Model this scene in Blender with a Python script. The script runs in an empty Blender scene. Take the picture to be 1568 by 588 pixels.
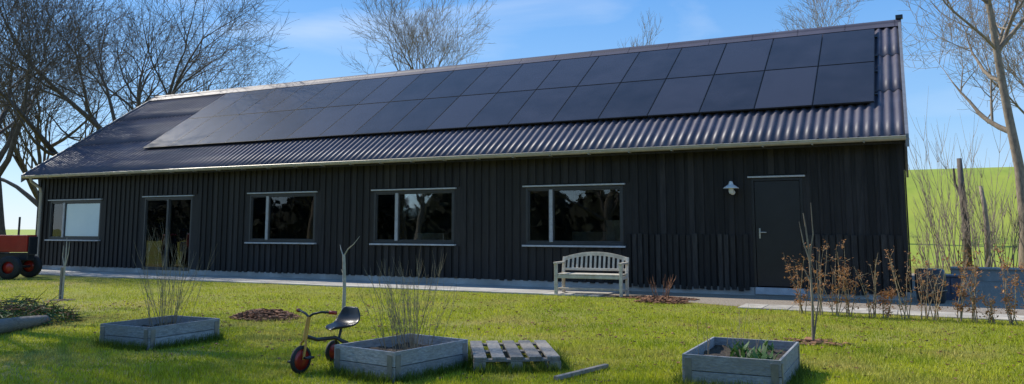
import bpy, math, random
import numpy as np
from mathutils import Vector, Matrix
rad=math.radians
random.seed(7); np.random.seed(7)
scene=bpy.context.scene
COL=scene.collection

# ------------------------------------------------------------------ helpers
class MB:
    def __init__(s): s.v=[];s.f=[];s.m=[];s.r=[]
    def add(s,verts,faces,mat=0,rnd=None):
        o=len(s.v)
        if rnd is None: rnd=random.random()
        s.v.extend(verts); s.r.extend([rnd]*len(verts))
        for f in faces:
            s.f.append(tuple(i+o for i in f)); s.m.append(mat)
    def box(s,x0,x1,y0,y1,z0,z1,mat=0,rnd=None,M=None):
        vs=[(x0,y0,z0),(x1,y0,z0),(x1,y1,z0),(x0,y1,z0),(x0,y0,z1),(x1,y0,z1),(x1,y1,z1),(x0,y1,z1)]
        if M is not None: vs=[tuple(M@Vector(p)) for p in vs]
        s.add(vs,[(0,3,2,1),(4,5,6,7),(0,1,5,4),(1,2,6,5),(2,3,7,6),(3,0,4,7)],mat,rnd)
    def beam(s,a,b,w,h,mat=0,rnd=None,up=(0,0,1)):
        a=Vector(a);b=Vector(b);d=(b-a);L=d.length;d.normalize()
        u=Vector(up);sd=d.cross(u)
        if sd.length<1e-3: sd=d.cross(Vector((0,1,0)))
        sd.normalize();u=sd.cross(d)
        M=Matrix((( d.x,sd.x,u.x,a.x),(d.y,sd.y,u.y,a.y),(d.z,sd.z,u.z,a.z),(0,0,0,1)))
        s.box(0,L,-w/2,w/2,-h/2,h/2,mat,rnd,M)
    def tube(s,pts,rads,n=6,mat=0,rnd=None,caps=False):
        P=[Vector(p) for p in pts];vs=[];k=len(P)
        ref=Vector((0.31,0.77,0.2))
        for i in range(k):
            d=(P[min(i+1,k-1)]-P[max(i-1,0)])
            if d.length<1e-9: d=Vector((0,0,1))
            d.normalize()
            a=d.cross(ref)
            if a.length<.05: a=d.cross(Vector((1,0,0)))
            a.normalize();b=d.cross(a)
            for j in range(n):
                t=2*math.pi*j/n
                q=P[i]+(a*math.cos(t)+b*math.sin(t))*rads[i]
                vs.append((q.x,q.y,q.z))
        fs=[]
        for i in range(k-1):
            for j in range(n):
                fs.append((i*n+j,i*n+(j+1)%n,(i+1)*n+(j+1)%n,(i+1)*n+j))
        if caps:
            fs.append(tuple(range(n))[::-1]);fs.append(tuple((k-1)*n+j for j in range(n)))
        s.add(vs,fs,mat,rnd)
    def lathe(s,prof,n=24,M=None,mat=0,rnd=None):
        vs=[];k=len(prof)
        for r,z in prof:
            for j in range(n):
                t=2*math.pi*j/n;p=Vector((r*math.cos(t),r*math.sin(t),z))
                if M is not None:p=M@p
                vs.append(tuple(p))
        fs=[]
        for i in range(k-1):
            for j in range(n):
                fs.append((i*n+j,i*n+(j+1)%n,(i+1)*n+(j+1)%n,(i+1)*n+j))
        s.add(vs,fs,mat,rnd)
    def obj(s,name,mats,parent=None,smooth=False,bevel=0,loc=None,rot=None):
        me=bpy.data.meshes.new(name);me.from_pydata(s.v,[],s.f)
        for m in mats: me.materials.append(m)
        me.polygons.foreach_set('material_index',s.m)
        if smooth: me.polygons.foreach_set('use_smooth',[True]*len(s.f))
        at=me.attributes.new('rnd','FLOAT','POINT');at.data.foreach_set('value',s.r)
        me.update()
        o=bpy.data.objects.new(name,me);COL.objects.link(o)
        if parent: o.parent=parent
        if bevel:
            b=o.modifiers.new('b','BEVEL');b.width=bevel;b.segments=2;b.limit_method='ANGLE'
        if loc:o.location=loc
        if rot:o.rotation_euler=rot
        return o
def empty(name,loc=(0,0,0),rot=(0,0,0)):
    e=bpy.data.objects.new(name,None);COL.objects.link(e);e.location=loc;e.rotation_euler=rot;e.empty_display_size=.2
    return e

def mat(name,c1,c2=None,rough=.7,scale=4,stretch=(1,1,1),metal=0,bump=0,bscale=None,rndamt=.0,spec=.5,coat=0,detail=6,lo=.35,hi=.65,trans=0,c3=None,s3=.4,p3=(.42,.68)):
    m=bpy.data.materials.new(name);m.use_nodes=True;nt=m.node_tree;N=nt.nodes;L=nt.links
    b=N['Principled BSDF'];b.inputs['Roughness'].default_value=rough;b.inputs['Metallic'].default_value=metal
    b.inputs['Specular IOR Level'].default_value=spec;b.inputs['Coat Weight'].default_value=coat
    if c2 is None:c2=tuple(min(1,x*1.25) for x in c1)
    geo=N.new('ShaderNodeNewGeometry');mp=N.new('ShaderNodeMapping');mp.inputs['Scale'].default_value=stretch
    L.new(geo.outputs['Position'],mp.inputs['Vector'])
    nz=N.new('ShaderNodeTexNoise');nz.inputs['Scale'].default_value=scale;nz.inputs['Detail'].default_value=detail
    nz.inputs['Roughness'].default_value=.65
    L.new(mp.outputs[0],nz.inputs['Vector'])
    cr=N.new('ShaderNodeValToRGB');cr.color_ramp.elements[0].position=lo;cr.color_ramp.elements[1].position=hi
    cr.color_ramp.elements[0].color=(*c1,1);cr.color_ramp.elements[1].color=(*c2,1)
    L.new(nz.outputs['Fac'],cr.inputs['Fac']);col=cr.outputs['Color']
    if c3:
        n3=N.new('ShaderNodeTexNoise');n3.inputs['Scale'].default_value=s3;n3.inputs['Detail'].default_value=5
        L.new(geo.outputs['Position'],n3.inputs['Vector'])
        r3=N.new('ShaderNodeValToRGB');r3.color_ramp.elements[0].position=p3[0];r3.color_ramp.elements[1].position=p3[1]
        L.new(n3.outputs['Fac'],r3.inputs['Fac'])
        mx=N.new('ShaderNodeMix');mx.data_type='RGBA';L.new(r3.outputs['Color'],mx.inputs['Factor'])
        L.new(col,mx.inputs['A']);mx.inputs['B'].default_value=(*c3,1);col=mx.outputs['Result']
    if rndamt:
        a=N.new('ShaderNodeAttribute');a.attribute_name='rnd'
        mr=N.new('ShaderNodeMapRange');mr.inputs['To Min'].default_value=1-rndamt;mr.inputs['To Max'].default_value=1+rndamt
        L.new(a.outputs['Fac'],mr.inputs['Value'])
        vm=N.new('ShaderNodeVectorMath');vm.operation='SCALE';L.new(col,vm.inputs[0]);L.new(mr.outputs[0],vm.inputs['Scale']);col=vm.outputs[0]
    L.new(col,b.inputs['Base Color'])
    if bump:
        bp=N.new('ShaderNodeBump');bp.inputs['Strength'].default_value=bump;bp.inputs['Distance'].default_value=.02
        if bscale:
            n2=N.new('ShaderNodeTexNoise');n2.inputs['Scale'].default_value=bscale;n2.inputs['Detail'].default_value=6
            L.new(mp.outputs[0],n2.inputs['Vector']);L.new(n2.outputs['Fac'],bp.inputs['Height'])
        else: L.new(nz.outputs['Fac'],bp.inputs['Height'])
        L.new(bp.outputs[0],b.inputs['Normal'])
    if trans:
        out=N['Material Output'];tr=N.new('ShaderNodeBsdfTranslucent');L.new(col,tr.inputs['Color'])
        ms=N.new('ShaderNodeMixShader');ms.inputs[0].default_value=trans
        L.new(b.outputs[0],ms.inputs[1]);L.new(tr.outputs[0],ms.inputs[2]);L.new(ms.outputs[0],out.inputs['Surface'])
    return m

M_black=mat('black_wood',(.008,.0074,.0085),(.027,.0245,.025),.62,3,(6,6,.6),bump=.35,rndamt=.55,spec=.35,c3=(.023,.0205,.017),s3=.25)
M_black2=mat('black_wood_lower_lit',(.012,.0115,.0115),(.038,.035,.031),.6,4,(7,7,.8),bump=.4,rndamt=.6,spec=.35)  # lighter copy of the black wood; light on this section is in the colour
M_roof=mat('roof_fibre_cement',(.066,.058,.082),(.108,.098,.125),.5,1.2,(1,1,1),bump=.1,bscale=60,spec=.5,c3=(.078,.071,.09),s3=.5)
M_trim=mat('verge_trim',(.16,.165,.18),(.22,.225,.24),.45,6)
M_gut=mat('zinc_gutter',(.36,.34,.29),(.48,.45,.38),.42,5,metal=.2)
M_frame=mat('window_frame',(.035,.036,.038),(.05,.05,.052),.4,8)
M_light=mat('frame_light',(.34,.35,.36),(.45,.46,.47),.4,8)
M_sill=mat('sill',(.42,.43,.44),(.55,.56,.57),.5,8)
M_door=mat('door_paint',(.014,.014,.016),(.02,.02,.022),.35,3)
M_steel=mat('steel',(.5,.5,.5),(.6,.6,.6),.3,10,metal=.9)
M_conc=mat('concrete',(.42,.40,.36),(.58,.55,.50),.85,3,bump=.3,bscale=40,c3=(.35,.32,.28),s3=1.2)
M_grey=mat('weathered_wood',(.23,.235,.24),(.43,.43,.43),.8,6,(3,3,10),bump=.5,rndamt=.2,c3=(.30,.28,.25),s3=2)
M_pal=mat('pallet_wood',(.19,.17,.145),(.34,.305,.26),.8,5,(6,6,2),bump=.5,rndamt=.3)
M_bench=mat('bench_wood',(.48,.42,.33),(.66,.60,.49),.75,9,bump=.3,rndamt=.12)
M_soil=mat('soil',(.035,.025,.018),(.10,.075,.05),.95,25,bump=1)
M_bark=mat('bark',(.085,.068,.055),(.17,.14,.115),.9,8,(2,2,.7),bump=.5,rndamt=.2)
M_barkw=mat('bark_warm_sunlit',(.20,.155,.115),(.36,.29,.21),.9,7,(2,2,.7),bump=.5,rndamt=.2)  # bark again, with the warmth of sunlight put into its colour
M_barkp=mat('bark_pale',(.34,.32,.27),(.52,.48,.41),.9,14,bump=.3)
M_log=mat('log_wood',(.15,.125,.10),(.30,.26,.21),.9,9,(2,2,6),bump=.6,c3=(.2,.19,.17),s3=3)
M_stem=mat('stems',(.24,.18,.105),(.42,.33,.20),.8,20,rndamt=.3)
M_beech=mat('beech_leaf',(.34,.15,.065),(.54,.28,.12),.7,12,rndamt=.5,trans=.35)
M_red=mat('red_paint',(.35,.02,.015),(.45,.035,.02),.35,5,coat=.3)
M_yel=mat('yellow_paint',(.6,.28,.03),(.7,.36,.05),.4,5)
M_rub=mat('rubber',(.015,.015,.015),(.03,.03,.03),.7,10)
M_plas=mat('black_plastic',(.02,.022,.025),(.035,.036,.04),.35,10)
M_white=mat('white_enamel',(.72,.72,.7),(.8,.8,.78),.3,5)
M_lglass=mat('lamp_glass',(.6,.65,.65),(.7,.72,.72),.08,5)
M_chips=mat('bark_chips',(.14,.06,.03),(.30,.15,.08),.9,30,rndamt=.5)
M_leafg=mat('green_leaf',(.05,.12,.02),(.09,.19,.04),.5,10,rndamt=.3,trans=.3)
M_blue=mat('blue_crate',(.03,.045,.08),(.05,.07,.12),.4,5)
M_tree2=mat('evergreen',(.010,.014,.007),(.030,.036,.016),.9,3,rndamt=.6)

M_ground=mat('grass_ground',(.15,.17,.014),(.31,.31,.03),.95,9,bump=.6,bscale=120,c3=(.31,.24,.09),s3=.35,lo=.3,hi=.7,p3=(.52,.75))
M_blade=mat('grass_blade',(.24,.315,.012),(.53,.54,.036),.55,.9,rndamt=.4,trans=.42,c3=(.54,.45,.12),s3=.8,lo=.33,hi=.64,spec=.3,p3=(.5,.70))
M_tuft=mat('grass_tuft',(.07,.125,.012),(.19,.24,.03),.55,3,rndamt=.35,trans=.35,spec=.3)
M_gravel=mat('gravel',(.22,.18,.14),(.44,.37,.29),.95,35,bump=1,c3=(.30,.245,.185),s3=.8)
M_paver=mat('paver',(.38,.34,.28),(.54,.49,.41),.85,6,bump=.3,rndamt=.15)
M_field=mat('hill_field',(.22,.29,.018),(.31,.38,.028),.9,.6,(1,.15,1),c3=(.34,.37,.035),s3=.06)

def panel_mat():
    m=bpy.data.materials.new('solar_cell');m.use_nodes=True;nt=m.node_tree;N=nt.nodes;L=nt.links
    b=N['Principled BSDF'];b.inputs['Roughness'].default_value=.24;b.inputs['Specular IOR Level'].default_value=.3
    a=N.new('ShaderNodeAttribute');a.attribute_name='rnd'
    g=N.new('ShaderNodeNewGeometry');n=N.new('ShaderNodeTexNoise');n.inputs['Scale'].default_value=1.3;n.inputs['Detail'].default_value=4
    L.new(g.outputs['Position'],n.inputs['Vector'])
    ad=N.new('ShaderNodeMath');ad.operation='MULTIPLY_ADD';ad.inputs[1].default_value=.6;L.new(a.outputs['Fac'],ad.inputs[0]);L.new(n.outputs['Fac'],ad.inputs[2])
    cr=N.new('ShaderNodeValToRGB');cr.color_ramp.elements[0].color=(.018,.018,.023,1);cr.color_ramp.elements[1].color=(.044,.043,.056,1)
    cr.color_ramp.elements[0].position=.3;cr.color_ramp.elements[1].position=1
    L.new(ad.outputs[0],cr.inputs[0]);L.new(cr.outputs[0],b.inputs['Base Color'])
    return m
M_cell=panel_mat()
M_pfr=mat('panel_frame',(.012,.012,.014),(.018,.018,.02),.4,5)

def glass_mat():
    m=bpy.data.materials.new('window_glass');m.use_nodes=True;nt=m.node_tree;N=nt.nodes;L=nt.links
    for n in list(N):
        if n.type!='OUTPUT_MATERIAL':N.remove(n)
    out=[n for n in N if n.type=='OUTPUT_MATERIAL'][0]
    gl=N.new('ShaderNodeBsdfGlossy');gl.inputs['Roughness'].default_value=.015;gl.inputs['Color'].default_value=(.9,.93,.95,1)
    tr=N.new('ShaderNodeBsdfTransparent');tr.inputs['Color'].default_value=(.84,.88,.86,1)
    fr=N.new('ShaderNodeFresnel');fr.inputs['IOR'].default_value=1.8
    g=N.new('ShaderNodeNewGeometry');nz=N.new('ShaderNodeTexNoise');nz.inputs['Scale'].default_value=1.1
    bp=N.new('ShaderNodeBump');bp.inputs['Strength'].default_value=.05;bp.inputs['Distance'].default_value=.05
    L.new(g.outputs['Position'],nz.inputs['Vector']);L.new(nz.outputs['Fac'],bp.inputs['Height']);L.new(bp.outputs[0],gl.inputs['Normal'])
    ms=N.new('ShaderNodeMixShader');L.new(fr.outputs[0],ms.inputs[0]);L.new(tr.outputs[0],ms.inputs[1]);L.new(gl.outputs[0],ms.inputs[2])
    L.new(ms.outputs[0],out.inputs['Surface'])
    return m
M_glass=glass_mat()
M_panesheet=mat('bright_pane_sheet',(.66,.80,.80),(.76,.88,.86),.2,1.2,lo=.3,hi=.7)  # pale colour supplies the brightness of the curtained left pane

# ------------------------------------------------------------------ terrain
def sm(t):
    t=np.clip(t,0,1);return t*t*(3-2*t)
def H(x,y): return 6.1*sm((y-31)/44.)*sm((x+34)/22.)
xs=np.concatenate([np.linspace(-900,-120,8),np.linspace(-100,100,101),np.linspace(120,900,8)])
ys=np.concatenate([np.linspace(-900,-70,6),np.linspace(-50,130,91),np.linspace(150,1500,10)])
g=MB()
vs=[(float(x),float(y),float(H(x,y))) for y in ys for x in xs]
nx=len(xs);fs=[];ms=[]
for j in range(len(ys)-1):
    for i in range(nx-1):
        fs.append((j*nx+i,j*nx+i+1,(j+1)*nx+i+1,(j+1)*nx+i))
g.add(vs,fs,0,.5)
g.m=[1 if ys[k//(nx-1)]>=31 else 0 for k in range(len(fs))]
g.obj('ground',[M_ground,M_field],smooth=True)

def sheet(name,pts,z,m):
    b=MB();b.add([(x,y,z) for x,y in pts],[tuple(range(len(pts)))],0);return b.obj(name,[m])
sheet('gravel_yard',[(-5.4,14.9),(-4.2,14.75),(-2.9,14.15),(-1.6,13.95),(0.2,13.75),(3.5,13.6),(9,13.4),(16,15),(16,25.5),(2.2,26.5),(-5,26.5),(-26,27),(-26,16.4),(-5.4,16.4)],.004,M_gravel)
pv=MB();x=-27.0
while x<-5.6:
    pv.box(x+.004,x+.596,14.75,16.497,-.02,.03+random.uniform(-.003,.003));x+=.6
pv.obj('concrete_pavement',[M_conc],bevel=.006)
pv=MB();x=-2.6
while x<9:
    yy=13.75-.03*(x+2.6)
    pv.box(x+.005,x+.395,yy,yy+.38,-.02,.02+random.uniform(-.004,.004));
    pv.box(x+.005,x+.395,yy+.39,yy+.77,-.02,.02+random.uniform(-.004,.004));x+=.4
pv.obj('paver_path',[M_paver],bevel=.006)
b=MB();b.box(.95,9,23.6,23.9,-.05,.28);b.box(.95,9,23.55,23.95,.281,.33);b.obj('low_concrete_wall',[M_conc],bevel=.01)

# ------------------------------------------------------------------ barn
barn=empty('timber_barn')
XL,XR=-25.25,0.0;YF,YB=16.5,25.22;EZ=3.03;SL=.666;RY=20.86
def rz(y): return EZ+SL*((y if y<=RY else 2*RY-y)-16.1)
OPEN=[(-24.6,-22.18,.98,2.18),(-20.26,-18.3,.12,2.22),(-16.12,-13.83,.96,2.24),(-11.98,-9.65,.96,2.24),(-7.77,-5.46,.96,2.24),(-2.77,-1.80,.17,2.31)]
w=MB()
xe=sorted(set([XL,XR]+[o[0] for o in OPEN]+[o[1] for o in OPEN]))
for a,b in zip(xe[:-1],xe[1:]):
    op=[o for o in OPEN if o[0]<=a+1e-6 and o[1]>=b-1e-6]
    if op:
        o=op[0];w.box(a,b,YF,YF+.2,.16,o[2]) if o[2]>.2 else None
        w.box(a,b,YF,YF+.2,o[3],3.12)
    else: w.box(a,b,YF,YF+.2,.16,3.12)
w.box(XL,XR,YB-.2,YB,.16,3.1)
for x0,x1 in((XL,XL+.2),(XR-.2,XR)):
    y0,y1=YF+.2,YB-.2
    pr=[(y0,.16),(y1,.16),(y1,rz(y1)-.06),(RY,rz(RY)-.06),(y0,rz(y0)-.06)]
    vs=[(x0,y,z) for y,z in pr]+[(x1,y,z) for y,z in pr]
    fs=[(0,1,2,3,4),(9,8,7,6,5)]+[(i,i+5,(i+1)%5+5,(i+1)%5) for i in range(5)]
    w.add(vs,fs,0)
w.obj('walls',[M_black],barn)
bd=MB();x=XL+.02
while x<XR-.05:
    a,b=x,min(x+.118,XR);cuts=[]
    for o in OPEN:
        if b>o[0]-.07 and a<o[1]+.07: cuts.append((o[2]-.06,o[3]+.07))
    z=.15;segs=[]
    for c0,c1 in sorted(cuts):
        if c0>z+.05: segs.append((z,c0))
        z=c1
    segs.append((z,3.06))
    yo=random.uniform(-.003,.003);rn=random.random();dz=random.uniform(-.012,.012)
    for s0,s1 in segs: bd.box(a,b,YF-.026+yo,YF-.003,s0+(dz if s0<.2 else 0),s1,0,rn)
    x+=.2
for gx,sg in((XR,1),(XL,-1)):
    y=YF+.03
    while y<YB-.1:
        zt=min(rz(y),rz(y+.118))-.08
        bd.box(min(gx+.003*sg,gx+.026*sg),max(gx+.003*sg,gx+.026*sg),y,y+.118,.15,zt);y+=.2
bd.obj('cladding_boards',[M_black],barn,bevel=.003)
lb=MB()
for a,b in((-5.38,-2.84),(-1.73,-.02)):
    x=a
    while x<b-.05:
        yo=random.uniform(-.006,.006)
        lb.box(x,min(x+random.uniform(.085,.105),b),YF-.05+yo,YF-.029,.10+random.uniform(-.02,.01),1.2+random.uniform(-.015,.015));x+=.128
lb.obj('lower_boards',[M_black2],barn,bevel=.003)
pl=MB();pl.box(XL+.02,-20.27,YF-.002,YF+.19,-.1,.159);pl.box(-18.29,-2.78,YF-.002,YF+.19,-.1,.159);pl.box(-20.27,-18.29,YF-.03,YF+.19,-.1,.118);pl.box(-2.78,-1.79,YF+.012,YF+.19,-.1,.159);pl.box(-1.79,XR-.02,YF-.002,YF+.19,-.1,.159)
pl.box(XL+.02,XR-.02,YB-.19,YB-.02,-.1,.159);pl.box(XL+.02,XL+.2,YF+.2,YB-.2,-.1,.159);pl.box(XR-.2,XR-.02,YF+.2,YB-.2,-.1,.159)
pl.obj('plinth',[M_conc],barn)
RL=XL-.08
def roofmesh():
    b=MB();pitch=.177;n8=8;x0,x1=RL,XR+.06
    nxs=int((x1-x0)/pitch*n8);X=[x0+i*(x1-x0)/nxs for i in range(nxs+1)]
    courses=[(16.02,17.75),(17.68,19.3),(19.23,RY+.02)]
    for side in(0,1):
        for ci,(ya,yb) in enumerate(courses):
            vs=[];K=3
            for k in range(K+1):
                t=k/K;y=ya+(yb-ya)*t;lift=.012*(1-t)+ .003*ci
                for xx in X:
                    z=EZ+SL*(y-16.1)+.028*math.cos(2*math.pi*(xx-x0)/pitch)+lift
                    yy=y if side==0 else 2*RY-y
                    vs.append((xx,yy,z))
            n=len(X);fs=[]
            for k in range(K):
                for i in range(n-1):
                    q=(k*n+i,k*n+i+1,(k+1)*n+i+1,(k+1)*n+i)
                    fs.append(q if side==0 else q[::-1])
            b.add(vs,fs,0)
    o=b.obj('corrugated_roof',[M_roof],barn,smooth=True)
    s=o.modifiers.new('s','SOLIDIFY');s.thickness=.008;s.offset=-1
roofmesh()
rc=MB();x=RL
while x<XR+.05:
    x2=min(x+1.1,XR+.1);zt=rz(RY)
    prof=[(-.26,-.26*SL+.055),(-.1,-.1*SL+.065),(-.07,.05),(0,.1),(.07,.05),(.1,-.1*SL+.065),(.26,-.26*SL+.055)]
    vs=[(xx,RY+p[0],zt+p[1]) for xx in (x,x2+.02) for p in prof];n=len(prof)
    rc.add(vs,[(i,i+n,i+n+1,i+1) for i in range(n-1)],0);x+=1.1
o=rc.obj('ridge_cap',[M_roof],barn);s=o.modifiers.new('s','SOLIDIFY');s.thickness=.012
tr=MB()
for s in(0,1):
    for X0,X1 in((RL-.06,RL-.01),(XR+.05,XR+.11)):
        a=(15.98,rz(15.98));bq=(RY,rz(RY))
        f=(lambda y:y) if s==0 else (lambda y:2*RY-y)
        vs=[(X,f(y),z+d) for X in(X0,X1) for (y,z) in(a,bq) for d in(-.17,.07)]
        tr.add(vs,[(0,1,3,2),(4,6,7,5),(0,2,6,4),(1,5,7,3),(0,4,5,1),(2,3,7,6)],0)
tr.obj('verge_trim',[M_trim],barn)
so=MB();so.box(RL,XR+.045,16.1,16.12,2.86,2.965);so.box(RL,XR+.045,16.12,16.46,2.9,2.92)
so.obj('fascia',[M_black],barn)
gt=MB()
pr=[(-.065,0),(-.06,-.035),(-.035,-.06),(0,-.068),(.035,-.06),(.06,-.035),(.065,0)]
x0,x1=RL-.02,XR+.06;n=len(pr)
gt.add([(xx,16.02+p[0],2.975+p[1]) for xx in(x0,x1) for p in pr],[(i,i+n,i+n+1,i+1) for i in range(n-1)]+[tuple(range(n)),tuple(range(n,2*n))[::-1]],0)
gt.tube([(x0,15.955,2.977),(x1,15.955,2.977)],[.011,.011],6)
xq=x0+.4
while xq<x1: gt.box(xq,xq+.025,15.95,16.1,2.89,2.905,0);xq+=.9
o=gt.obj('gutter',[M_gut],barn,smooth=False);s=o.modifiers.new('s','SOLIDIFY');s.thickness=.004
dp=MB();dp.tube([(-24.95,16.02,2.92),(-24.95,16.05,2.8),(-24.95,16.36,2.6),(-24.95,16.4,2.45),(-24.95,16.4,.1)],[.05]*5,12)
for z in(.6,1.6,2.4): dp.tube([(-24.95,16.4,z),(-24.95,16.4,z+.04)],[.057]*2,12)
dp.obj('downpipe',[M_gut],barn,smooth=True)
fr=MB();gl=MB()
def window(o,mull,y=YF+.03,sill=True):
    x0,x1,z0,z1=o;t=.055
    for a in((x0,x1,z1-t,z1),(x0,x1,z0,z0+t),(x0,x0+t,z0+t,z1-t),(x1-t,x1,z0+t,z1-t)):
        fr.box(a[0],a[1],y-.03,y+.06,a[2],a[3],0)
    for mxx in mull:
        fr.box(mxx-.04,mxx+.04,y-.036,y+.06,z0+t,z1-t,1 if sill else 0)
    xs_=[x0+t]+[q for m_ in mull for q in (m_-.04,m_+.04)]+[x1-t]
    for i in range(0,len(xs_),2):
        a,b=xs_[i],xs_[i+1];s_=.028
        for c in((a,b,z1-t-s_,z1-t),(a,b,z0+t,z0+t+s_),(a,a+s_,z0+t+s_,z1-t-s_),(b-s_,b,z0+t+s_,z1-t-s_)):
            fr.box(c[0],c[1],y-.012,y+.05,c[2],c[3],0)
        gl.box(a+s_,b-s_,y+.02,y+.026,z0+t+s_,z1-t-s_,0)
    fr.box(x0-.06,x1+.06,YF-.06,YF+.01,z1+.012,z1+.045,2)
    if sill: fr.box(x0-.06,x1+.06,YF-.09,YF+.06,z0-.05,z0-.012,2)
window(OPEN[0],[-23.93]);window(OPEN[2],[-15.49]);window(OPEN[3],[-11.3]);window(OPEN[4],[-7.15])
window(OPEN[1],[-19.28],sill=False)
fr.obj('window_frames',[M_frame,M_light,M_sill],barn,bevel=.004);gl.obj('window_panes',[M_glass],barn)
b=MB();b.box(-23.855,-22.27,YF+.042,YF+.046,1.075,2.085);b.obj('added_bright_pane_sheet',[M_panesheet],barn)  # sheet added in front of the glass to make this pane bright
d=MB();o=OPEN[5]
d.box(o[0],o[0]+.05,YF-.01,YF+.1,o[2],o[3],0);d.box(o[1]-.05,o[1],YF-.01,YF+.1,o[2],o[3],0);d.box(o[0]+.05,o[1]-.05,YF-.01,YF+.1,o[3]-.05,o[3],0)
d.box(o[0]+.056,o[1]-.056,YF+.012,YF+.07,o[2]+.02,o[3]-.056,0)
d.box(o[0]-.06,o[1]+.06,YF-.06,YF+.01,o[3]+.012,o[3]+.045,1)
d.box(o[0]+.12,o[0]+.15,YF-.0,YF+.012,1.12,1.32,2);d.beam((o[0]+.135,YF-.045,1.24),(o[0]+.27,YF-.045,1.24),.02,.02,2);d.beam((o[0]+.135,YF+.01,1.24),(o[0]+.135,YF-.055,1.24),.02,.02,2)
d.box(o[0]+.02,o[1]-.02,YF-.03,YF+.011,.03,.165,1)
d.obj('entrance_door',[M_door,M_sill,M_steel],barn,bevel=.004)
M_in=mat('interior_wall',(.16,.11,.08),(.22,.15,.11),.8,2);M_inf=mat('interior_floor',(.2,.15,.1),(.25,.18,.12),.5,2)
M_box=mat('boxes',(.2,.08,.05),(.5,.4,.3),.6,1.1,rndamt=.8)
M_brownsheet=mat('brown_pane_sheet',(.24,.12,.075),(.55,.34,.22),.8,1.8,(1,1,1.5),lo=.4,hi=.6)  # brown tone for one window pane
it=MB();it.box(XL+.25,XR-.25,21.5,21.6,.12,3.3,0);it.box(XL+.25,XR-.25,YF+.21,21.5,.05,.14,1);it.box(XL+.25,XR-.25,YF+.21,21.6,3.3,3.35,0)
for xx in(-21.3,-17.2,-12.9,-8.7,-4.1): it.box(xx,xx+.12,YF+.21,21.5,.14,3.3,0)
it.obj('interior_rooms',[M_in,M_inf],barn)
ib=MB()
for sx in(-20.1,-19.1):
    for sz in range(5):
        ib.box(sx,sx+.85,16.85,17.15,.2+sz*.4,.22+sz*.4,0,.5)
        xq=sx+.02
        while xq<sx+.75:
            ww=random.uniform(.03,.16);ib.box(xq,xq+ww,16.88,17.1,.225+sz*.4,.225+sz*.4+random.uniform(.12,.34),0);xq+=ww+random.uniform(.005,.06)
for cx0,wd,ht,yy in((-11.2,.8,1.2,17.3),(-10.3,.4,1.5,17.6),(-7.0,.9,1.25,17.4),(-6.1,.4,1.5,17.2)):
    ib.box(cx0,cx0+wd,yy,yy+.4,.14,ht,0)
ib.obj('interior_furniture',[M_box],barn,bevel=.01)
def wavy_sheet(xa,xb,za,zb,m,nm,fq=75):
    cu=MB();vs=[];n=120
    for i in range(n+1):
        t=i/n;xx=xa+(xb-xa)*t;yy=YF+.13+.014*math.sin(t*fq)+.008*math.sin(t*31)
        vs+= [(xx,yy,za),(xx,yy,zb)]
    cu.add(vs,[(2*i,2*i+2,2*i+3,2*i+1) for i in range(n)],0);cu.obj(nm,[m],barn,smooth=True)
wavy_sheet(-15.42,-13.9,.98,2.22,M_brownsheet,'brown_pane_sheet',60)  # sheet added behind the right pane to give it a reddish-brown tone
sp=MB();n=Vector((0,-SL,1)).normalized();u=Vector((0,1,SL)).normalized()
pw=(21.2-.45)/18
for r_,(ya,yb) in enumerate(((17.14,18.80),(18.82,20.47))):
    for c in range(18):
        xa=-.45-(c+1)*pw+.008;xb=-.45-c*pw-.008
        p0=Vector((0,ya,EZ+SL*(ya-16.1)))+n*.1;L=(yb-ya)*math.sqrt(1+SL*SL)
        M=Matrix(((1,0,0,xa),(0,u.y,n.y,p0.y),(0,u.z,n.z,p0.z),(0,0,0,1)))
        tl=random.uniform(-.0015,.0015)
        rn=random.random();W=xb-xa;L-=.006
        sp.box(0,W,0,L,-.03,0,1,rn,M)
        vs=[(.012,.012,.0035+tl*.3),(W-.012,.012,.0035),(W-.012,L-.012,.0035+tl*.3),(.012,L-.012,.0035)]
        sp.add([tuple(M@Vector(q)) for q in vs],[(0,1,2,3)],0,rn)
    for yy in(ya+.35,yb-.35):
        p=Vector((0,yy,EZ+SL*(yy-16.1)))+n*.045
        sp.beam((-21.25,p.y,p.z),(-.4,p.y,p.z),.04,.04,1,up=tuple(n))
sp.obj('solar_panels',[M_cell,M_pfr],barn)
rb=MB();rb.box(.0,.16,RY-.06,RY+.06,rz(RY)+.1,rz(RY)+.2,0);rb.beam((.05,RY,rz(RY)),(.05,RY,rz(RY)+.12),.03,.03,0)
rb.obj('ridge_sensor',[M_plas],barn,bevel=.01)

lm=empty('wall_lamp',(-3.13,YF-.03,2.1))
b=MB();b.lathe([(0,0),(.05,0),(.05,.03),(0,.03)],16,Matrix.Translation((0,0,-.06))@Matrix.Rotation(rad(90),4,'X'),0)
b.tube([(0,-.02,-.06),(0,-.1,-.06),(0,-.16,.0),(0,-.17,.06),(0,-.17,.1)],[.014]*5,8,0)
b.lathe([(.0,.14),(.03,.135),(.045,.09),(.05,.07),(.09,.05),(.155,.0),(.157,-.008),(.09,.035),(.045,.05)],28,Matrix.Translation((0,-.17,.02)),0)
b.obj('shade_and_arm',[M_white],lm,smooth=True)
b=MB();b.lathe([(.045,.07),(.05,.0),(.05,-.05),(.035,-.09),(0,-.1)],20,Matrix.Translation((0,-.17,.0)),0);b.obj('glass_jar',[M_lglass],lm,smooth=True)

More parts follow.
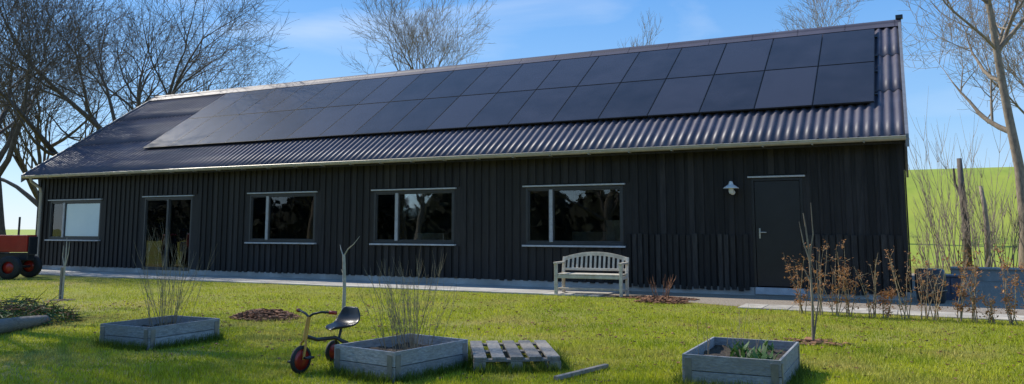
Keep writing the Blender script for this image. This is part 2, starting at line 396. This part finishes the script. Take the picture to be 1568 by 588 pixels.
bn=empty('garden_bench',(-5.67,15.1,0),(0,0,rad(4)));b=MB();W=.66
for sx in(-W,W):
    b.box(sx-.03,sx+.03,-.28,-.22,0,.62)
    b.beam((sx,.22,0),(sx,.22,.45),.06,.06);b.beam((sx,.22,.44),(sx,.30,.74),.06,.055)
    b.box(sx-.035,sx+.035,-.31,.25,.62,.655)
    b.box(sx-.02,sx+.02,-.22,.2,.33,.39);b.box(sx-.018,sx+.018,-.22,.2,.1,.14)
b.box(-W+.03,W-.03,-.27,-.24,.34,.4);b.box(-W+.03,W-.03,.2,.23,.34,.4)
b.box(-W+.03,W-.03,-.02,.02,.1,.14)
for i in range(7): b.box(-W+.005,W-.005,-.27+i*.068,-.27+i*.068+.055,.405,.428)
b.beam((-W+.03,.232,.50),(W-.03,.232,.50),.03,.05)
N_=14
for i in range(N_):
    t0=-1+2*i/N_;t1=-1+2*(i+1)/N_
    f=lambda t:.70+.11*(1-t*t)
    b.beam((t0*(W+.0),.30,f(t0)),(t1*(W+.0)+.005,.30,f(t1)),.035,.075)
for i in range(13):
    t=-1+2*(i+1)/14.;b.beam((t*W,.238,.50),(t*W,.295,.68+.11*(1-t*t)),.018,.045,up=(1,0,0))
b.obj('bench_frame',[M_bench],bn,bevel=.006)

M_steelr=mat('galv',(.2,.2,.2),(.3,.29,.27),.5,10,metal=.6)
def bed(name,loc,rz_,sx,sy,h):
    e=empty(name,(loc[0],loc[1],0),(0,0,rz_));b=MB();t=.022;hh=h/2
    for k in range(2):
        z0=k*hh+.002;z1=(k+1)*hh-.004
        b.box(-sx/2,sx/2,-sy/2,-sy/2+t,z0,z1);b.box(-sx/2,sx/2,sy/2-t,sy/2,z0,z1)
        b.box(-sx/2,-sx/2+t,-sy/2+t+.002,sy/2-t-.002,z0,z1);b.box(sx/2-t,sx/2,-sy/2+t+.002,sy/2-t-.002,z0,z1)
    for ax in(-1,1):
        for ay in(-1,1):
            b.box(ax*(sx/2-.05)-.03,ax*(sx/2-.05)+.03,ay*(sy/2+.0035)-.0025,ay*(sy/2+.0035)+.0025,.03,h-.03,1)
            b.box(ax*(sx/2+.0035)-.0025,ax*(sx/2+.0035)+.0025,ay*(sy/2-.05)-.03,ay*(sy/2-.05)+.03,.03,h-.03,1)
    b.obj('boards',[M_grey,M_steelr],e,bevel=.004)
    s=MB();n=16;vs=[]
    for j in range(n+1):
        for i in range(n+1):
            vs.append((-sx/2+t+(sx-2*t)*i/n,-sy/2+t+(sy-2*t)*j/n,h-.09+random.uniform(-.018,.018)+.03*math.sin(i*.4)*math.sin(j*.4)))
    s.add(vs,[(j*(n+1)+i,j*(n+1)+i+1,(j+1)*(n+1)+i+1,(j+1)*(n+1)+i) for j in range(n) for i in range(n)],0);s.obj('soil',[M_soil],e,smooth=True)
    return e
BEDS=[(-7.87,6.73,0,.8,1.0),(-4.30,6.42,rad(-10),.76,1.0),(-1.365,7.44,rad(0),.8,1.2)]
for (bx,by,br,bsx,bsy),bh in zip(BEDS,(.25,.265,.27)): bed('raised_bed',(bx,by),br,bsx,bsy,bh)

def shrub(name,loc,n,h,spread,mt,r=.004,base=.12,z0=0,branch=4,curve=.3):
    b=MB();rg=random.Random(int(abs(loc[0])*100)+n*7)
    for i in range(n):
        a=rg.uniform(0,6.28);q=rg.uniform(0,base);p=Vector((q*math.cos(a),q*math.sin(a),z0))
        a2=a+rg.uniform(-.6,.6);lean=rg.uniform(0,spread);L=h*rg.uniform(.55,1)
        dv=Vector((math.cos(a2)*lean,math.sin(a2)*lean,1)).normalized()
        pts=[p.copy()];K=6
        for k in range(K):
            dv=(dv+Vector((rg.uniform(-1,1),rg.uniform(-1,1),.15))*.08*curve*3).normalized();p=p+dv*(L/K);pts.append(p.copy())
        b.tube(pts,[r*(1-.75*k/K) for k in range(K+1)],4,0)
        for j in range(branch):
            k=rg.randint(2,K-1);s=pts[k];d2=(dv+Vector((rg.uniform(-1,1),rg.uniform(-1,1),.4))*.6).normalized();l2=L*rg.uniform(.12,.3)
            b.tube([s,s+d2*l2*.5,s+d2*l2+Vector((0,0,l2*.2))],[r*.55,r*.4,r*.2],3,0)
    return b.obj(name,[mt],loc=loc)
shrub('willow_shrub',(-7.9,6.8,0),34,1.12,.62,M_stem,.0033,.28,.15,5)
shrub('willow_shrub',(-4.25,6.5,0),50,.93,.5,M_stem,.0033,.26,.15,5)
shrub('dry_stems',(-1.45,7.5,0),9,.5,.3,M_stem,.003,.4,.16,2)
shrub('dry_stems',(-1.6,7.1,0),4,.45,.15,M_stem,.003,.1,.16,1)
b=MB()
for i in range(60):
    cx_,cy_=random.choice([(-1.25,7.3),(-1.15,7.15),(-1.4,7.5),(-1.2,7.75)]);cx_+=random.uniform(-.09,.09);cy_+=random.uniform(-.09,.09)
    a=random.uniform(0,6.28);L=random.uniform(.10,.20);w_=random.uniform(.014,.024);d=Vector((math.cos(a)*.5,math.sin(a)*.5,1)).normalized();s=Vector((-math.sin(a),math.cos(a),0))
    p=Vector((cx_,cy_,.17));q=p+d*L*.55;t=p+d*L+Vector((math.cos(a),math.sin(a),-.3))*L*.2
    b.add([tuple(p-s*w_*.4),tuple(p+s*w_*.4),tuple(q+s*w_),tuple(q-s*w_),tuple(t)],[(0,1,2,3),(3,2,4)],0)
b.obj('tulip_leaves',[M_leafg])
b=MB();b.tube([(-9.95,5.7,.09),(-10.2,6.2,.1),(-10.5,6.8,.085),(-10.72,7.22,.07),(-10.78,7.34,.05)],[.1,.1,.085,.065,.02],12,0,caps=True)
b.tube([(-10.2,5.9,.06),(-10.6,6.6,.07),(-10.95,7.1,.06)],[.06,.06,.04],10,0,caps=True)
b.obj('fallen_log',[M_log],smooth=True)
b=MB();rg=random.Random(9)
for i in range(1100):
    q=rg.random()**.5;a=rg.uniform(0,6.28);x=-11.35+.8*q*math.cos(a);y=7.3+.7*q*math.sin(a);z=.34*(1-q*q)*rg.uniform(.3,1)+.01
    dv=Vector((rg.gauss(0,1),rg.gauss(0,1),rg.gauss(0,.35))).normalized();l=rg.uniform(.06,.25);p=Vector((x,y,z));b.tube([p,p+dv*l],[.007,.003],3,rg.choice([0,1,1]))
b.obj('garden_debris_pile',[M_chips,M_leafg])

pe=empty('wooden_pallet',(-3.58,7.28,0),(0,0,rad(31)));b=MB();
for i in range(5):
    x=-.4+i*(.8-.12)/4;b.box(x,x+.12,-.55,.55,.118,.14)
for y in(-.55,-.05,.45): b.box(-.4,.4,y,y+.1,.096,.1165)
for y in(-.55,-.05,.45):
    for x in(-.4,-.06,.3): b.box(x,x+.11,y,y+.1,.022,.095)
for x in(-.4,-.06,.3): b.box(x,x+.11,-.55,.55,.0,.021)
b.obj('boards_and_blocks',[M_pal],pe,bevel=.003)
b=MB();b.beam((-2.80,6.55,.03),(-2.62,7.35,.03),.05,.035);b.obj('loose_plank',[M_pal],bevel=.004)

tf=Vector((-5.05,5.88,0));tb=Vector((-5.0,6.55,0));ang=math.atan2(tf.y-tb.y,tf.x-tb.x)
tc=empty('childrens_tricycle',((tf.x),(tf.y),0),(0,0,ang))
def wheel(b,M,r,w,mt,mh):
    prof=[(r-.03,-w/2),(r-.008,-w/2),(r,-w/4),(r,w/4),(r-.008,w/2),(r-.03,w/2),(r-.03,-w/2)]
    b.lathe(prof,28,M,mt,.5)
    b.lathe([(0,-.012),(.02,-w/2),(.04,-.01),(r-.03,-.012),(r-.03,.012),(.04,.01),(.02,w/2),(0,.012)],28,M,mh,.5)
RX=Matrix.Rotation(rad(90),4,'X')
b=MB();wheel(b,Matrix.Translation((0,0,.125))@RX,.125,.035,0,1)
for sy in(-.2,.2): wheel(b,Matrix.Translation((-.64,sy,.105))@RX,.105,.035,0,1)
b.obj('wheels',[M_rub,M_red],tc,smooth=True)
b=MB()
for sy in(-.03,.03): b.tube([(0,sy,.125),(-.03,sy,.27),(-.045,0,.30)],[.013]*3,8,0)
b.tube([(-.04,0,.29),(-.085,0,.50)],[.022,.02],10,0)
b.obj('fork',[M_yel],tc,smooth=True)
b=MB()
b.tube([(-.05,0,.33),(-.2,0,.28),(-.45,0,.27),(-.62,0,.2),(-.64,0,.12)],[.018]*5,10,0)
b.tube([(-.64,-.19,.105),(-.64,.19,.105)],[.011]*2,8,0)
b.tube([(-.5,0,.26),(-.53,0,.36)],[.014]*2,8,0)
b.tube([(-.45,-.0,.27),(-.62,-.13,.13)],[.012]*2,8,0);b.tube([(-.45,.0,.27),(-.62,.13,.13)],[.012]*2,8,0)
b.tube([(-.085,0,.5),(-.09,-.05,.53),(-.11,-.14,.55),(-.15,-.2,.545)],[.011]*4,8,0);b.tube([(-.085,0,.5),(-.09,.05,.53),(-.11,.14,.55),(-.15,.2,.545)],[.011]*4,8,0)
b.tube([(0,-.09,.1),(0,.09,.15)],[.008]*2,6,0);b.box(-.04,.04,-.13,-.07,.09,.11,0);b.box(-.04,.04,.07,.13,.14,.16,0)
b.obj('frame',[M_plas],tc,smooth=True)
b=MB()
for s_ in(-1,1): b.tube([(-.15,.19*s_,.546),(-.19,.25*s_,.54)],[.018,.018],10,0,caps=True)
b.obj('grips',[M_red],tc,smooth=True)
b=MB();n=12;vs=[]
prof=[(-.36,.36),(-.42,.372),(-.5,.368),(-.58,.375),(-.635,.41),(-.66,.47),(-.67,.55)]
for i,(px,pz) in enumerate(prof):
    wd=[.05,.09,.13,.15,.15,.14,.09][i]
    for j in range(7):
        t=-1+j/3.;vs.append((px+.02*(t*t if i>3 else 0),t*wd,pz+.025*t*t*(1 if i<5 else .0)))
b.add(vs,[(i*7+j,i*7+j+1,(i+1)*7+j+1,(i+1)*7+j) for i in range(6) for j in range(6)],0)
o=b.obj('seat',[M_plas],tc,smooth=True);s=o.modifiers.new('s','SOLIDIFY');s.thickness=.02;s=o.modifiers.new('ss','SUBSURF');s.levels=1;s.render_levels=2

te=empty('red_tractor',(-22.1,13.1,0),(0,0,rad(26)));te.scale=(1.12,1.12,1.12)
b=MB()
b.box(.05,1.1,-.2,.2,.62,1.02,0);b.box(1.102,1.14,-.17,.17,.55,.98,1);b.box(-.9,.05,-.12,.12,.45,.75,1);b.box(-.6,1.1,-.14,.14,.42,.6,1)
b.box(-.95,-.35,-.62,-.36,.95,1.0,0);b.box(-.95,-.35,.36,.62,.95,1.0,0);b.box(-.99,-.94,-.62,-.36,.5,.97,0);b.box(-.99,-.94,.36,.62,.5,.97,0)
b.obj('body',[M_red,M_plas],te,bevel=.03)
b=MB()
for sy in(-.5,.5):
    M=Matrix.Translation((-.6,sy,.46))@RX;b.lathe([(.24,-.12),(.42,-.13),(.46,-.1),(.46,.1),(.42,.13),(.24,.12)],32,M,0);b.lathe([(0,-.03),(.24,-.06),(.24,.06),(0,.03)],24,M,1)
for sy in(-.4,.4):
    M=Matrix.Translation((.85,sy,.27))@RX;b.lathe([(.14,-.07),(.25,-.075),(.27,-.05),(.27,.05),(.25,.075),(.14,.07)],28,M,0);b.lathe([(0,-.03),(.14,-.04),(.14,.04),(0,.03)],20,M,1)
b.obj('wheels',[M_rub,M_red],te,smooth=True)
b=MB();b.tube([(.7,.1,1.0),(.7,.1,1.45)],[.025,.025],10,0);b.tube([(0,0,.95),(-.25,0,1.15)],[.015,.015],8,0)
b.lathe([(.16,-.012),(.175,0),(.16,.012),(.15,0),(.16,-.012)],24,Matrix.Translation((-.25,0,1.15))@Matrix.Rotation(rad(-50),4,'Y'),0)
b.box(-.75,-.45,-.18,.18,.82,.88,0);b.box(-.8,-.74,-.18,.18,.86,1.15,0);b.beam((.85,-.38,.27),(.85,.38,.27),.06,.06,0)
b.obj('seat_and_controls',[M_plas],te,bevel=.008)

b=MB();b.lathe([(0,0),(.2,0),(.23,.05),(.25,.3),(.25,.5),(.23,.58),(.2,.6),(0,.6)],24,None,0);b.lathe([(.255,.2),(.262,.21),(.262,.23),(.255,.24)],24,None,0)
b.obj('water_barrel',[M_plas],smooth=True,loc=(.32,16.3,0))
b=MB();b.box(-.17,.17,-.2,.2,0,.42);b.box(-.2,.2,-.23,.23,.422,.46);b.box(-.02,.02,-.215,-.2,.1,.4);b.obj('storage_box',[M_blue],bevel=.015,loc=(.62,17.2,0),rot=(0,0,.3))

# ------------------------------------------------------------------ trees
def tree(name,loc,seed,trunkL,trunkR,levels,lens,nch,mt,spread=(.5,.9),up=.12,wob=.16,lean=(0,0),minr=.006,sides=(10,7,5,4,3,3),tlo=.55):
    rg=random.Random(seed);b=MB()
    def grow(p,d,L,r,lev):
        K=[7,6,5,4,3,2][lev];pts=[p.copy()];rs=[r];dv=d.copy();e=.35 if lev==0 else .22
        for k in range(K):
            wv=Vector((rg.gauss(0,1),rg.gauss(0,1),rg.gauss(0,.7)))*wob*(0.4 if lev==0 else 1)
            dv=(dv+wv+Vector((0,0,up*(1 if lev else .3)))).normalized();p=p+dv*(L/K);pts.append(p.copy())
            rs.append(max(minr*.6,r*(1-(1-e)*(k+1)/K)))
        if lev==0: rs[0]=r*1.35
        b.tube(pts,rs,sides[lev],0,rnd=rg.random())
        if lev+1>=levels:return
        n=nch[lev]
        for c in range(n):
            t=1.0 if c==0 else rg.uniform(tlo if lev==0 else .22,1)
            f=t*K;i=min(int(f),K-1);q=pts[i].lerp(pts[i+1],f-i);rr=rs[i]+(rs[i+1]-rs[i])*(f-i)
            ax=(pts[i+1]-pts[i]).normalized();az=rg.uniform(0,6.283) if lev else (c*2.4+rg.uniform(-.4,.4))
            s=ax.cross(Vector((.3,.5,.1)));s.normalize();s2=ax.cross(s);sp_=rg.uniform(*spread)*(.35 if c==0 else 1)
            nd=(ax*math.cos(sp_)+(s*math.cos(az)+s2*math.sin(az))*math.sin(sp_)).normalized()
            grow(q,nd,lens[lev]*rg.uniform(.65,1.15)*(1.15-.35*t),max(minr,rr*rg.uniform(.5,.75) if c else rr*.92),lev+1)
    grow(Vector((0,0,-.1)),Vector((lean[0],lean[1],1)).normalized(),trunkL,trunkR,0)
    return b.obj(name,[mt],loc=loc,smooth=True)
T1=tree('bare_tree',(-29.6,22.8,0),11,5.0,.50,6,(7.4,4.3,2.7,1.4,.8),(9,6,6,5,4),M_bark,spread=(.4,1.1),up=.04,wob=.15,lean=(.07,0),minr=.008,tlo=.35)
T2=tree('bare_tree',(-29.4,17.9,0),5,5.2,.34,6,(5.2,3.2,2.0,1.3,.7),(7,6,6,4,4),M_bark,spread=(.35,.85),up=.12,lean=(.04,.03),minr=.008)
T3=tree('bare_tree',(-21.7,33.8,0),23,8.0,.28,6,(3.9,2.4,1.6,1.0,.55),(7,5,5,4,3),M_barkw,spread=(.4,.9),up=.12,minr=.008,tlo=.7)
T4=tree('bare_tree',(-14.6,42.6,0),31,11.3,.12,5,(1.9,1.2,.8,.5),(6,5,4,3),M_barkw,spread=(.25,.6),up=.2,minr=.008)
T5=tree('bare_tree',(-2.2,40,H(-2.2,40)),37,7.6,.2,6,(3.2,2.2,1.4,.9,.5),(6,5,5,4,3),M_barkw,spread=(.4,.85),up=.1,minr=.008)
T6=tree('bare_tree',(3.25,29.5,0),46,11.5,.18,6,(3.8,2.4,1.6,1.0,.55),(14,5,5,4,3),M_barkw,spread=(.6,1.1),up=.10,wob=.12,lean=(-.015,.0),minr=.008,tlo=.38)
T7=tree('bare_tree',(3.9,34,0),51,8,.14,5,(3.2,2.2,1.3,.8),(8,6,6,4),M_barkw,spread=(.35,.8),up=.12,minr=.008,tlo=.3)
T8=tree('bare_tree',(-36,24,0),61,4,.3,5,(5.5,3.4,2.0,1.1),(8,7,7,6),M_bark,spread=(.4,.9),up=.1,minr=.009)
def inst(src,loc,rz_,s):
    o=bpy.data.objects.new(src.name.split('.')[0],src.data);COL.objects.link(o);o.location=loc;o.rotation_euler=(0,0,rz_);o.scale=(s,s,s)
for i in range(9): inst([T1,T2,T8][i%3],(-46+i*8.5,-22-3*(i%2),0),i*1.3,.9+.1*(i%3))
inst(T7,(-17.6,6.9,0),.4,1.3);inst(T5,(-21.5,7.6,0),2.4,1.15);inst(T7,(-16.0,5.4,0),3.,1.05)
def treeline(name,x0,x1,y,h,n,dy=0,mt=M_tree2):
    b=MB();rg=random.Random(int(x0))
    hf=lambda px:h*(.72+.2*math.sin(px*.35)+.12*math.sin(px*.83+1)+.06*math.sin(px*2.1))
    K=120;vs=[]
    for i in range(K+1):
        t=i/K;px=x0+(x1-x0)*t;py=y+dy*t;vs+=[(px,py-2.5,-.2),(px,py-1.2,hf(px)*.8),(px,py,hf(px)*.93),(px,py+1.2,hf(px)*.8),(px,py+2.5,-.2)]
    b.add(vs,[(i*5+j,i*5+j+1,(i+1)*5+j+1,(i+1)*5+j) for i in range(K) for j in range(4)],0,.4)
    for i in range(n):
        t=rg.random();px=x0+(x1-x0)*t;q=rg.uniform(-1,1);py=y+dy*t+q*2.6;hh=hf(px)*(1-.25*q*q)
        z=rg.random()**.7*hh;s=rg.uniform(.18,.5);a=Vector((rg.gauss(0,1),rg.gauss(0,1),rg.gauss(0,1))).normalized();c=a.cross(Vector((.2,.3,.9))).normalized();p=Vector((px,py,z))
        b.add([tuple(p-a*s),tuple(p+c*s),tuple(p+a*s),tuple(p-c*s*.8)],[(0,1,2,3)],0)
    b.obj(name,[mt])
treeline('distant_treeline',-75,45,-29,7.4,9000)
treeline('distant_treeline',-120,-40,60,6,5000,-40)

b=MB();b.tube([(0,0,0),(.02,0,1.2),(-.03,0,2.4),(-.05,0,3.5)],[.13,.11,.1,.075],10,0,caps=True);b.tube([(-.02,0,2.2),(-.2,.1,2.7),(-.22,.1,3.2)],[.05,.04,.03],7,0)
b.obj('pollard_trunk',[M_bark],smooth=True,loc=(1.62,28.6,0))
b=MB();b.tube([(0,0,0),(.05,0,1.2),(.02,0,2.0),(-.05,0,2.6)],[.09,.08,.07,.05],8,0,caps=True);b.obj('pollard_trunk',[M_barkw],smooth=True,loc=(2.1,28.0,0))
for i,(x,y,h_,n_) in enumerate(((.7,27,1.8,9),(1.3,28,3.4,14),(1.9,27.5,2.6,14),(2.6,28.5,3.2,16),(3.4,28.3,2.4,14),(1.0,29.5,4.6,5),(2.3,30,5.0,8),(.6,30.5,2.6,7),(1.6,30.2,5.6,5),(.9,31,5.0,4))):
    shrub('bare_shrub',(x,y,0),n_,h_,.4,M_barkw,.013,.3,0,7,.35)
def sapling(loc,pts,rs,br,mt,stake=None,name='young_tree'):
    b=MB();b.tube(pts,rs,8,0)
    for q in br: b.tube(q,[.012*(1-.7*k/(len(q)-1)) for k in range(len(q))],5,0)
    if stake: b.box(*stake,1)
    b.obj(name,[mt,M_pal],smooth=False,loc=loc)
sapling((-7.71,9.9,0),[(0,0,0),(.01,0,.4),(-.01,0,.8),(-.02,0,.92)],[.03,.027,.024,.022],
  [[(-.02,0,.88),(-.07,0,.99),(-.11,.02,1.07)],[(-.02,0,.9),(.05,0,1.0),(.16,0,1.08),(.25,.03,1.2)],[(0,0,.6),(-.06,0,.7)]],M_barkp)
sapling((-14.1,9.8,0),[(0,0,0),(.02,0,.5),(.03,0,.9)],[.02,.016,.01],[[(.02,0,.6),(.1,0,.85),(.12,0,1.08)],[(.02,0,.55),(-.06,0,.8),(-.05,0,1.0)],[(.03,0,.9),(.03,0,1.15)]],M_barkp,(-.07,-.03,-.02,.02,0,.6))
sapling((-1.05,10.05,0),[(0,0,0),(.01,0,.5),(.0,0,1.0),(-.03,0,1.35),(-.05,0,1.5)],[.017,.015,.012,.009,.005],
  [[(.0,0,.95),(-.06,0,1.15),(-.1,0,1.4)],[(.0,0,1.0),(.05,0,1.25),(.04,0,1.62)],[(0,0,0),(.08,.02,.5),(.07,.02,.95)],[(0,0,.7),(-.07,0,.85)]],M_barkw)
for nm,(x,y),r_ in(('soil_patch',(-7.71,9.9),.2),('soil_patch',(-14.1,9.8),.25),('soil_patch',(-1.05,10.05),.2)):
    b=MB();vs=[(0,0,.02)]+[(r_*random.uniform(.8,1.2)*math.cos(t/20*6.283),r_*random.uniform(.8,1.2)*math.sin(t/20*6.283),.004) for t in range(20)]
    b.add(vs,[(0,i+1,(i+1)%20+1) for i in range(20)],0);b.obj(nm,[M_soil],loc=(x,y,0))
def litter(name,cx_,cy_,rx,ry,h,n,mt,s=(.02,.05)):
    b=MB()
    for i in range(n):
        a=random.uniform(0,6.283);q=math.sqrt(random.random());x=q*rx*math.cos(a);y=q*ry*math.sin(a);z=random.uniform(0,h*(1-q*q))+.012
        M=Matrix.Translation((cx_+x,cy_+y,z))@Matrix.Rotation(random.uniform(0,6.28),4,'Z')@Matrix.Rotation(random.uniform(-.6,.6),4,'X')
        l=random.uniform(*s);w_=l*random.uniform(.3,.6);b.box(-l,l,-w_,w_,-.004,.004,0,None,M)
    b.obj(name,[mt])
litter('bark_chip_pile',-8.6,9.2,.55,.4,.13,1300,M_chips)
litter('dry_leaf_litter',-4.3,14.95,.8,.3,.04,500,M_chips)
litter('fallen_leaves',-1.05,10.05,.4,.3,.015,80,M_chips)
litter('dead_plant_debris',-4.0,14.2,.5,.25,.08,350,M_chips)
litter('scattered_leaves',-5.5,10.2,7.5,4.2,.02,1500,M_chips,(.008,.022))
shrub('dead_plant',(-4.15,14.75,0),14,.55,.9,M_chips,.006,.15,0,4)
hb=MB();rg=random.Random(3)
def beech(cx_,cy_,h_,nl):
    for i in range(5):
        a=rg.uniform(0,6.28);dv=Vector((math.cos(a)*.15,math.sin(a)*.15,1)).normalized();p=Vector((cx_+rg.uniform(-.05,.05),cy_+rg.uniform(-.05,.05),0));L=h_*rg.uniform(.7,1.05);pts=[p]
        for k in range(5):
            dv=(dv+Vector((rg.gauss(0,.1),rg.gauss(0,.1),.05))).normalized();pts.append(pts[-1]+dv*L/5)
        hb.tube(pts,[.008*(1-.15*k) for k in range(6)],4,1)
        for j in range(7):
            k=rg.randint(1,5);d2=Vector((rg.gauss(0,1),rg.gauss(0,1),.8)).normalized();l2=rg.uniform(.06,.18)
            e_=pts[k]+d2*l2;hb.tube([pts[k],e_],[.003,.0015],3,1)
            for q in range(nl):
                c=pts[k].lerp(e_,rg.random())+Vector((rg.gauss(0,.025),rg.gauss(0,.025),rg.gauss(0,.025)));s=rg.uniform(.012,.027);u_=Vector((rg.gauss(0,1),rg.gauss(0,1),rg.gauss(0,1))).normalized();v_=u_.cross(Vector((.3,.4,.8))).normalized()
                hb.add([tuple(c-u_*s),tuple(c+v_*s*.55),tuple(c+u_*s),tuple(c-v_*s*.55)],[(0,1,2,3)],0,rg.random())
for i in range(22):
    x=-1.5+i*.23;beech(x+rg.uniform(-.06,.06),13.3-.01*i+rg.uniform(-.08,.08),rg.uniform(.65,1.12) if i not in(5,11) else .4,rg.choice([4,7,11]))
hb.obj('beech_hedge',[M_beech,M_stem])

# ------------------------------------------------------------------ grass
def blades(name,P,hmin,hmax,w0,mt,lean=.5):
    n=len(P);a=np.random.uniform(0,2*np.pi,n);h=np.random.uniform(hmin,hmax,n);w=w0*np.random.uniform(.7,1.3,n)
    la=np.random.uniform(0,2*np.pi,n);lm_=np.random.uniform(0,lean,n)*h
    V=np.zeros((n,3,3));V[:,0,0]=P[:,0]-np.cos(a)*w;V[:,0,1]=P[:,1]-np.sin(a)*w;V[:,1,0]=P[:,0]+np.cos(a)*w;V[:,1,1]=P[:,1]+np.sin(a)*w
    V[:,2,0]=P[:,0]+np.cos(la)*lm_;V[:,2,1]=P[:,1]+np.sin(la)*lm_;V[:,2,2]=h
    me=bpy.data.meshes.new(name);me.vertices.add(n*3);me.vertices.foreach_set('co',V.reshape(-1))
    me.loops.add(n*3);me.loops.foreach_set('vertex_index',np.arange(n*3,dtype=np.int32))
    me.polygons.add(n);me.polygons.foreach_set('loop_start',np.arange(0,n*3,3,dtype=np.int32))
    me.update(calc_edges=True);at=me.attributes.new('rnd','FLOAT','POINT');at.data.foreach_set('value',np.repeat(np.random.rand(n),3).astype(np.float32))
    me.materials.append(mt);o=bpy.data.objects.new(name,me);COL.objects.link(o);return o
def inbed(P):
    m=np.zeros(len(P),bool)
    for bx,by,r_,sx,sy in BEDS:
        dx=P[:,0]-bx;dy=P[:,1]-by;c,s=math.cos(-r_),math.sin(-r_);lx=dx*c-dy*s;ly=dx*s+dy*c;m|=(abs(lx)<sx/2)&(abs(ly)<sy/2)
    return m
n=520000
dist=np.exp(np.random.uniform(np.log(4.2),np.log(24),n));az=np.random.uniform(rad(-66),rad(14),n)
P=np.stack([dist*np.sin(az),dist*np.cos(az)],1)
ylim=np.interp(P[:,0],[-40,-5.6,-5.3,-4.2,-2.9,-1.6,0.2,3.5,9],[14.73,14.73,14.8,14.7,14.05,13.75,13.6,13.5,13.3])+np.random.normal(0,.05,n)
P=P[(P[:,1]<ylim)&(P[:,1]>2)&(P[:,0]>-32)&~inbed(P)]
for cx_,cy_,r_ in((-7.71,9.9,.15),(-14.1,9.8,.18),(-1.05,10.05,.14)): P=P[((P[:,0]-cx_)**2+(P[:,1]-cy_)**2)>r_**2]
pn=np.sin(P[:,0]*1.7+1.3*np.sin(P[:,1]*1.1))*np.sin(P[:,1]*2.1+1.1*np.sin(P[:,0]*.9+2))
keep=np.random.rand(len(P))>np.clip((pn-.55)*1.3,0,.5);P=P[keep];pn=pn[keep]
tall=(pn<-.35)&(np.random.rand(len(P))<.35)
blades('lawn_grass',P[~tall],.012,.045,.0045,M_blade,.8)
blades('lawn_grass_clumps',P[tall],.03,.075,.0045,M_blade,.8)
T=[]
for bx,by,r_,sx,sy in BEDS+[(-3.58,7.28,rad(31),.8,1.1)]:
    k=2600;u=np.random.uniform(-1,1,k);side=np.random.randint(0,4,k);off=np.abs(np.random.normal(0,.05,k))+.01
    lx=np.where(side<2,u*sx/2,np.where(side==2,sx/2+off,-sx/2-off));ly=np.where(side>=2,u*sy/2,np.where(side==0,sy/2+off,-sy/2-off))
    c,s=math.cos(r_),math.sin(r_);T.append(np.stack([bx+lx*c-ly*s,by+lx*s+ly*c],1))
blades('grass_tufts',np.concatenate(T),.04,.12,.004,M_tuft,.8)

# ------------------------------------------------------------------ light
SAZ=-84;SEL=43
sd=Vector((math.sin(rad(SAZ))*math.cos(rad(SEL)),math.cos(rad(SAZ))*math.cos(rad(SEL)),math.sin(rad(SEL))))
li=bpy.data.lights.new('sun','SUN');li.energy=5.0;li.angle=rad(.53);li.color=(1,.94,.84)
lo=bpy.data.objects.new('sun',li);COL.objects.link(lo);lo.rotation_euler=sd.to_track_quat('Z','Y').to_euler()
wd=bpy.data.worlds.new('World');scene.world=wd;wd.use_nodes=True;nt=wd.node_tree;N=nt.nodes;L=nt.links
bg=N['Background'];sk=N.new('ShaderNodeTexSky');sk.sky_type='NISHITA';sk.sun_disc=False;sk.sun_elevation=rad(SEL);sk.sun_rotation=rad(SAZ)
sk.air_density=1.0;sk.dust_density=0.15;sk.ozone_density=3.0
tcn=N.new('ShaderNodeTexCoord')
sx=N.new('ShaderNodeSeparateXYZ');L.new(tcn.outputs['Generated'],sx.inputs[0])
gr=N.new('ShaderNodeValToRGB');el=gr.color_ramp.elements
el[0].position=0;el[0].color=(.55,.74,.97,1);el[1].position=1;el[1].color=(.06,.21,.55,1)
e=el.new(.12);e.color=(.28,.56,.95,1);e=el.new(.30);e.color=(.10,.37,.88,1)
L.new(sx.outputs['Z'],gr.inputs[0])
sc=N.new('ShaderNodeVectorMath');sc.operation='SCALE';sc.inputs['Scale'].default_value=7.2;L.new(gr.outputs[0],sc.inputs[0])
m1=N.new('ShaderNodeMix');m1.data_type='RGBA';m1.inputs['Factor'].default_value=.72;L.new(sk.outputs[0],m1.inputs['A']);L.new(sc.outputs[0],m1.inputs['B'])
mp=N.new('ShaderNodeMapping');mp.inputs['Scale'].default_value=(1.2,1.2,4.5);L.new(tcn.outputs['Generated'],mp.inputs[0])
nz=N.new('ShaderNodeTexNoise');nz.inputs['Scale'].default_value=2.2;nz.inputs['Detail'].default_value=8;nz.inputs['Distortion'].default_value=.5;L.new(mp.outputs[0],nz.inputs['Vector'])
cr=N.new('ShaderNodeValToRGB');cr.color_ramp.elements[0].position=.53;cr.color_ramp.elements[1].position=.88;cr.color_ramp.elements[1].color=(.55,.55,.55,1);L.new(nz.outputs['Fac'],cr.inputs[0])
mx=N.new('ShaderNodeMix');mx.data_type='RGBA';L.new(cr.outputs[0],mx.inputs['Factor']);L.new(m1.outputs['Result'],mx.inputs['A']);mx.inputs['B'].default_value=(6.5,6.9,7.5,1)
L.new(mx.outputs['Result'],bg.inputs['Color']);bg.inputs['Strength'].default_value=.15
scene.view_settings.view_transform='Standard';scene.view_settings.look='None';scene.view_settings.exposure=0
cd=bpy.data.cameras.new('camera');cam=bpy.data.objects.new('camera',cd);COL.objects.link(cam);cam.location=(0,0,1.32)
cam.rotation_euler=(rad(96.7),0,rad(26.2));cd.lens=28.06;cd.sensor_width=36;cd.shift_y=-88/1568;cd.clip_end=5000;cd.clip_start=.05
scene.camera=cam
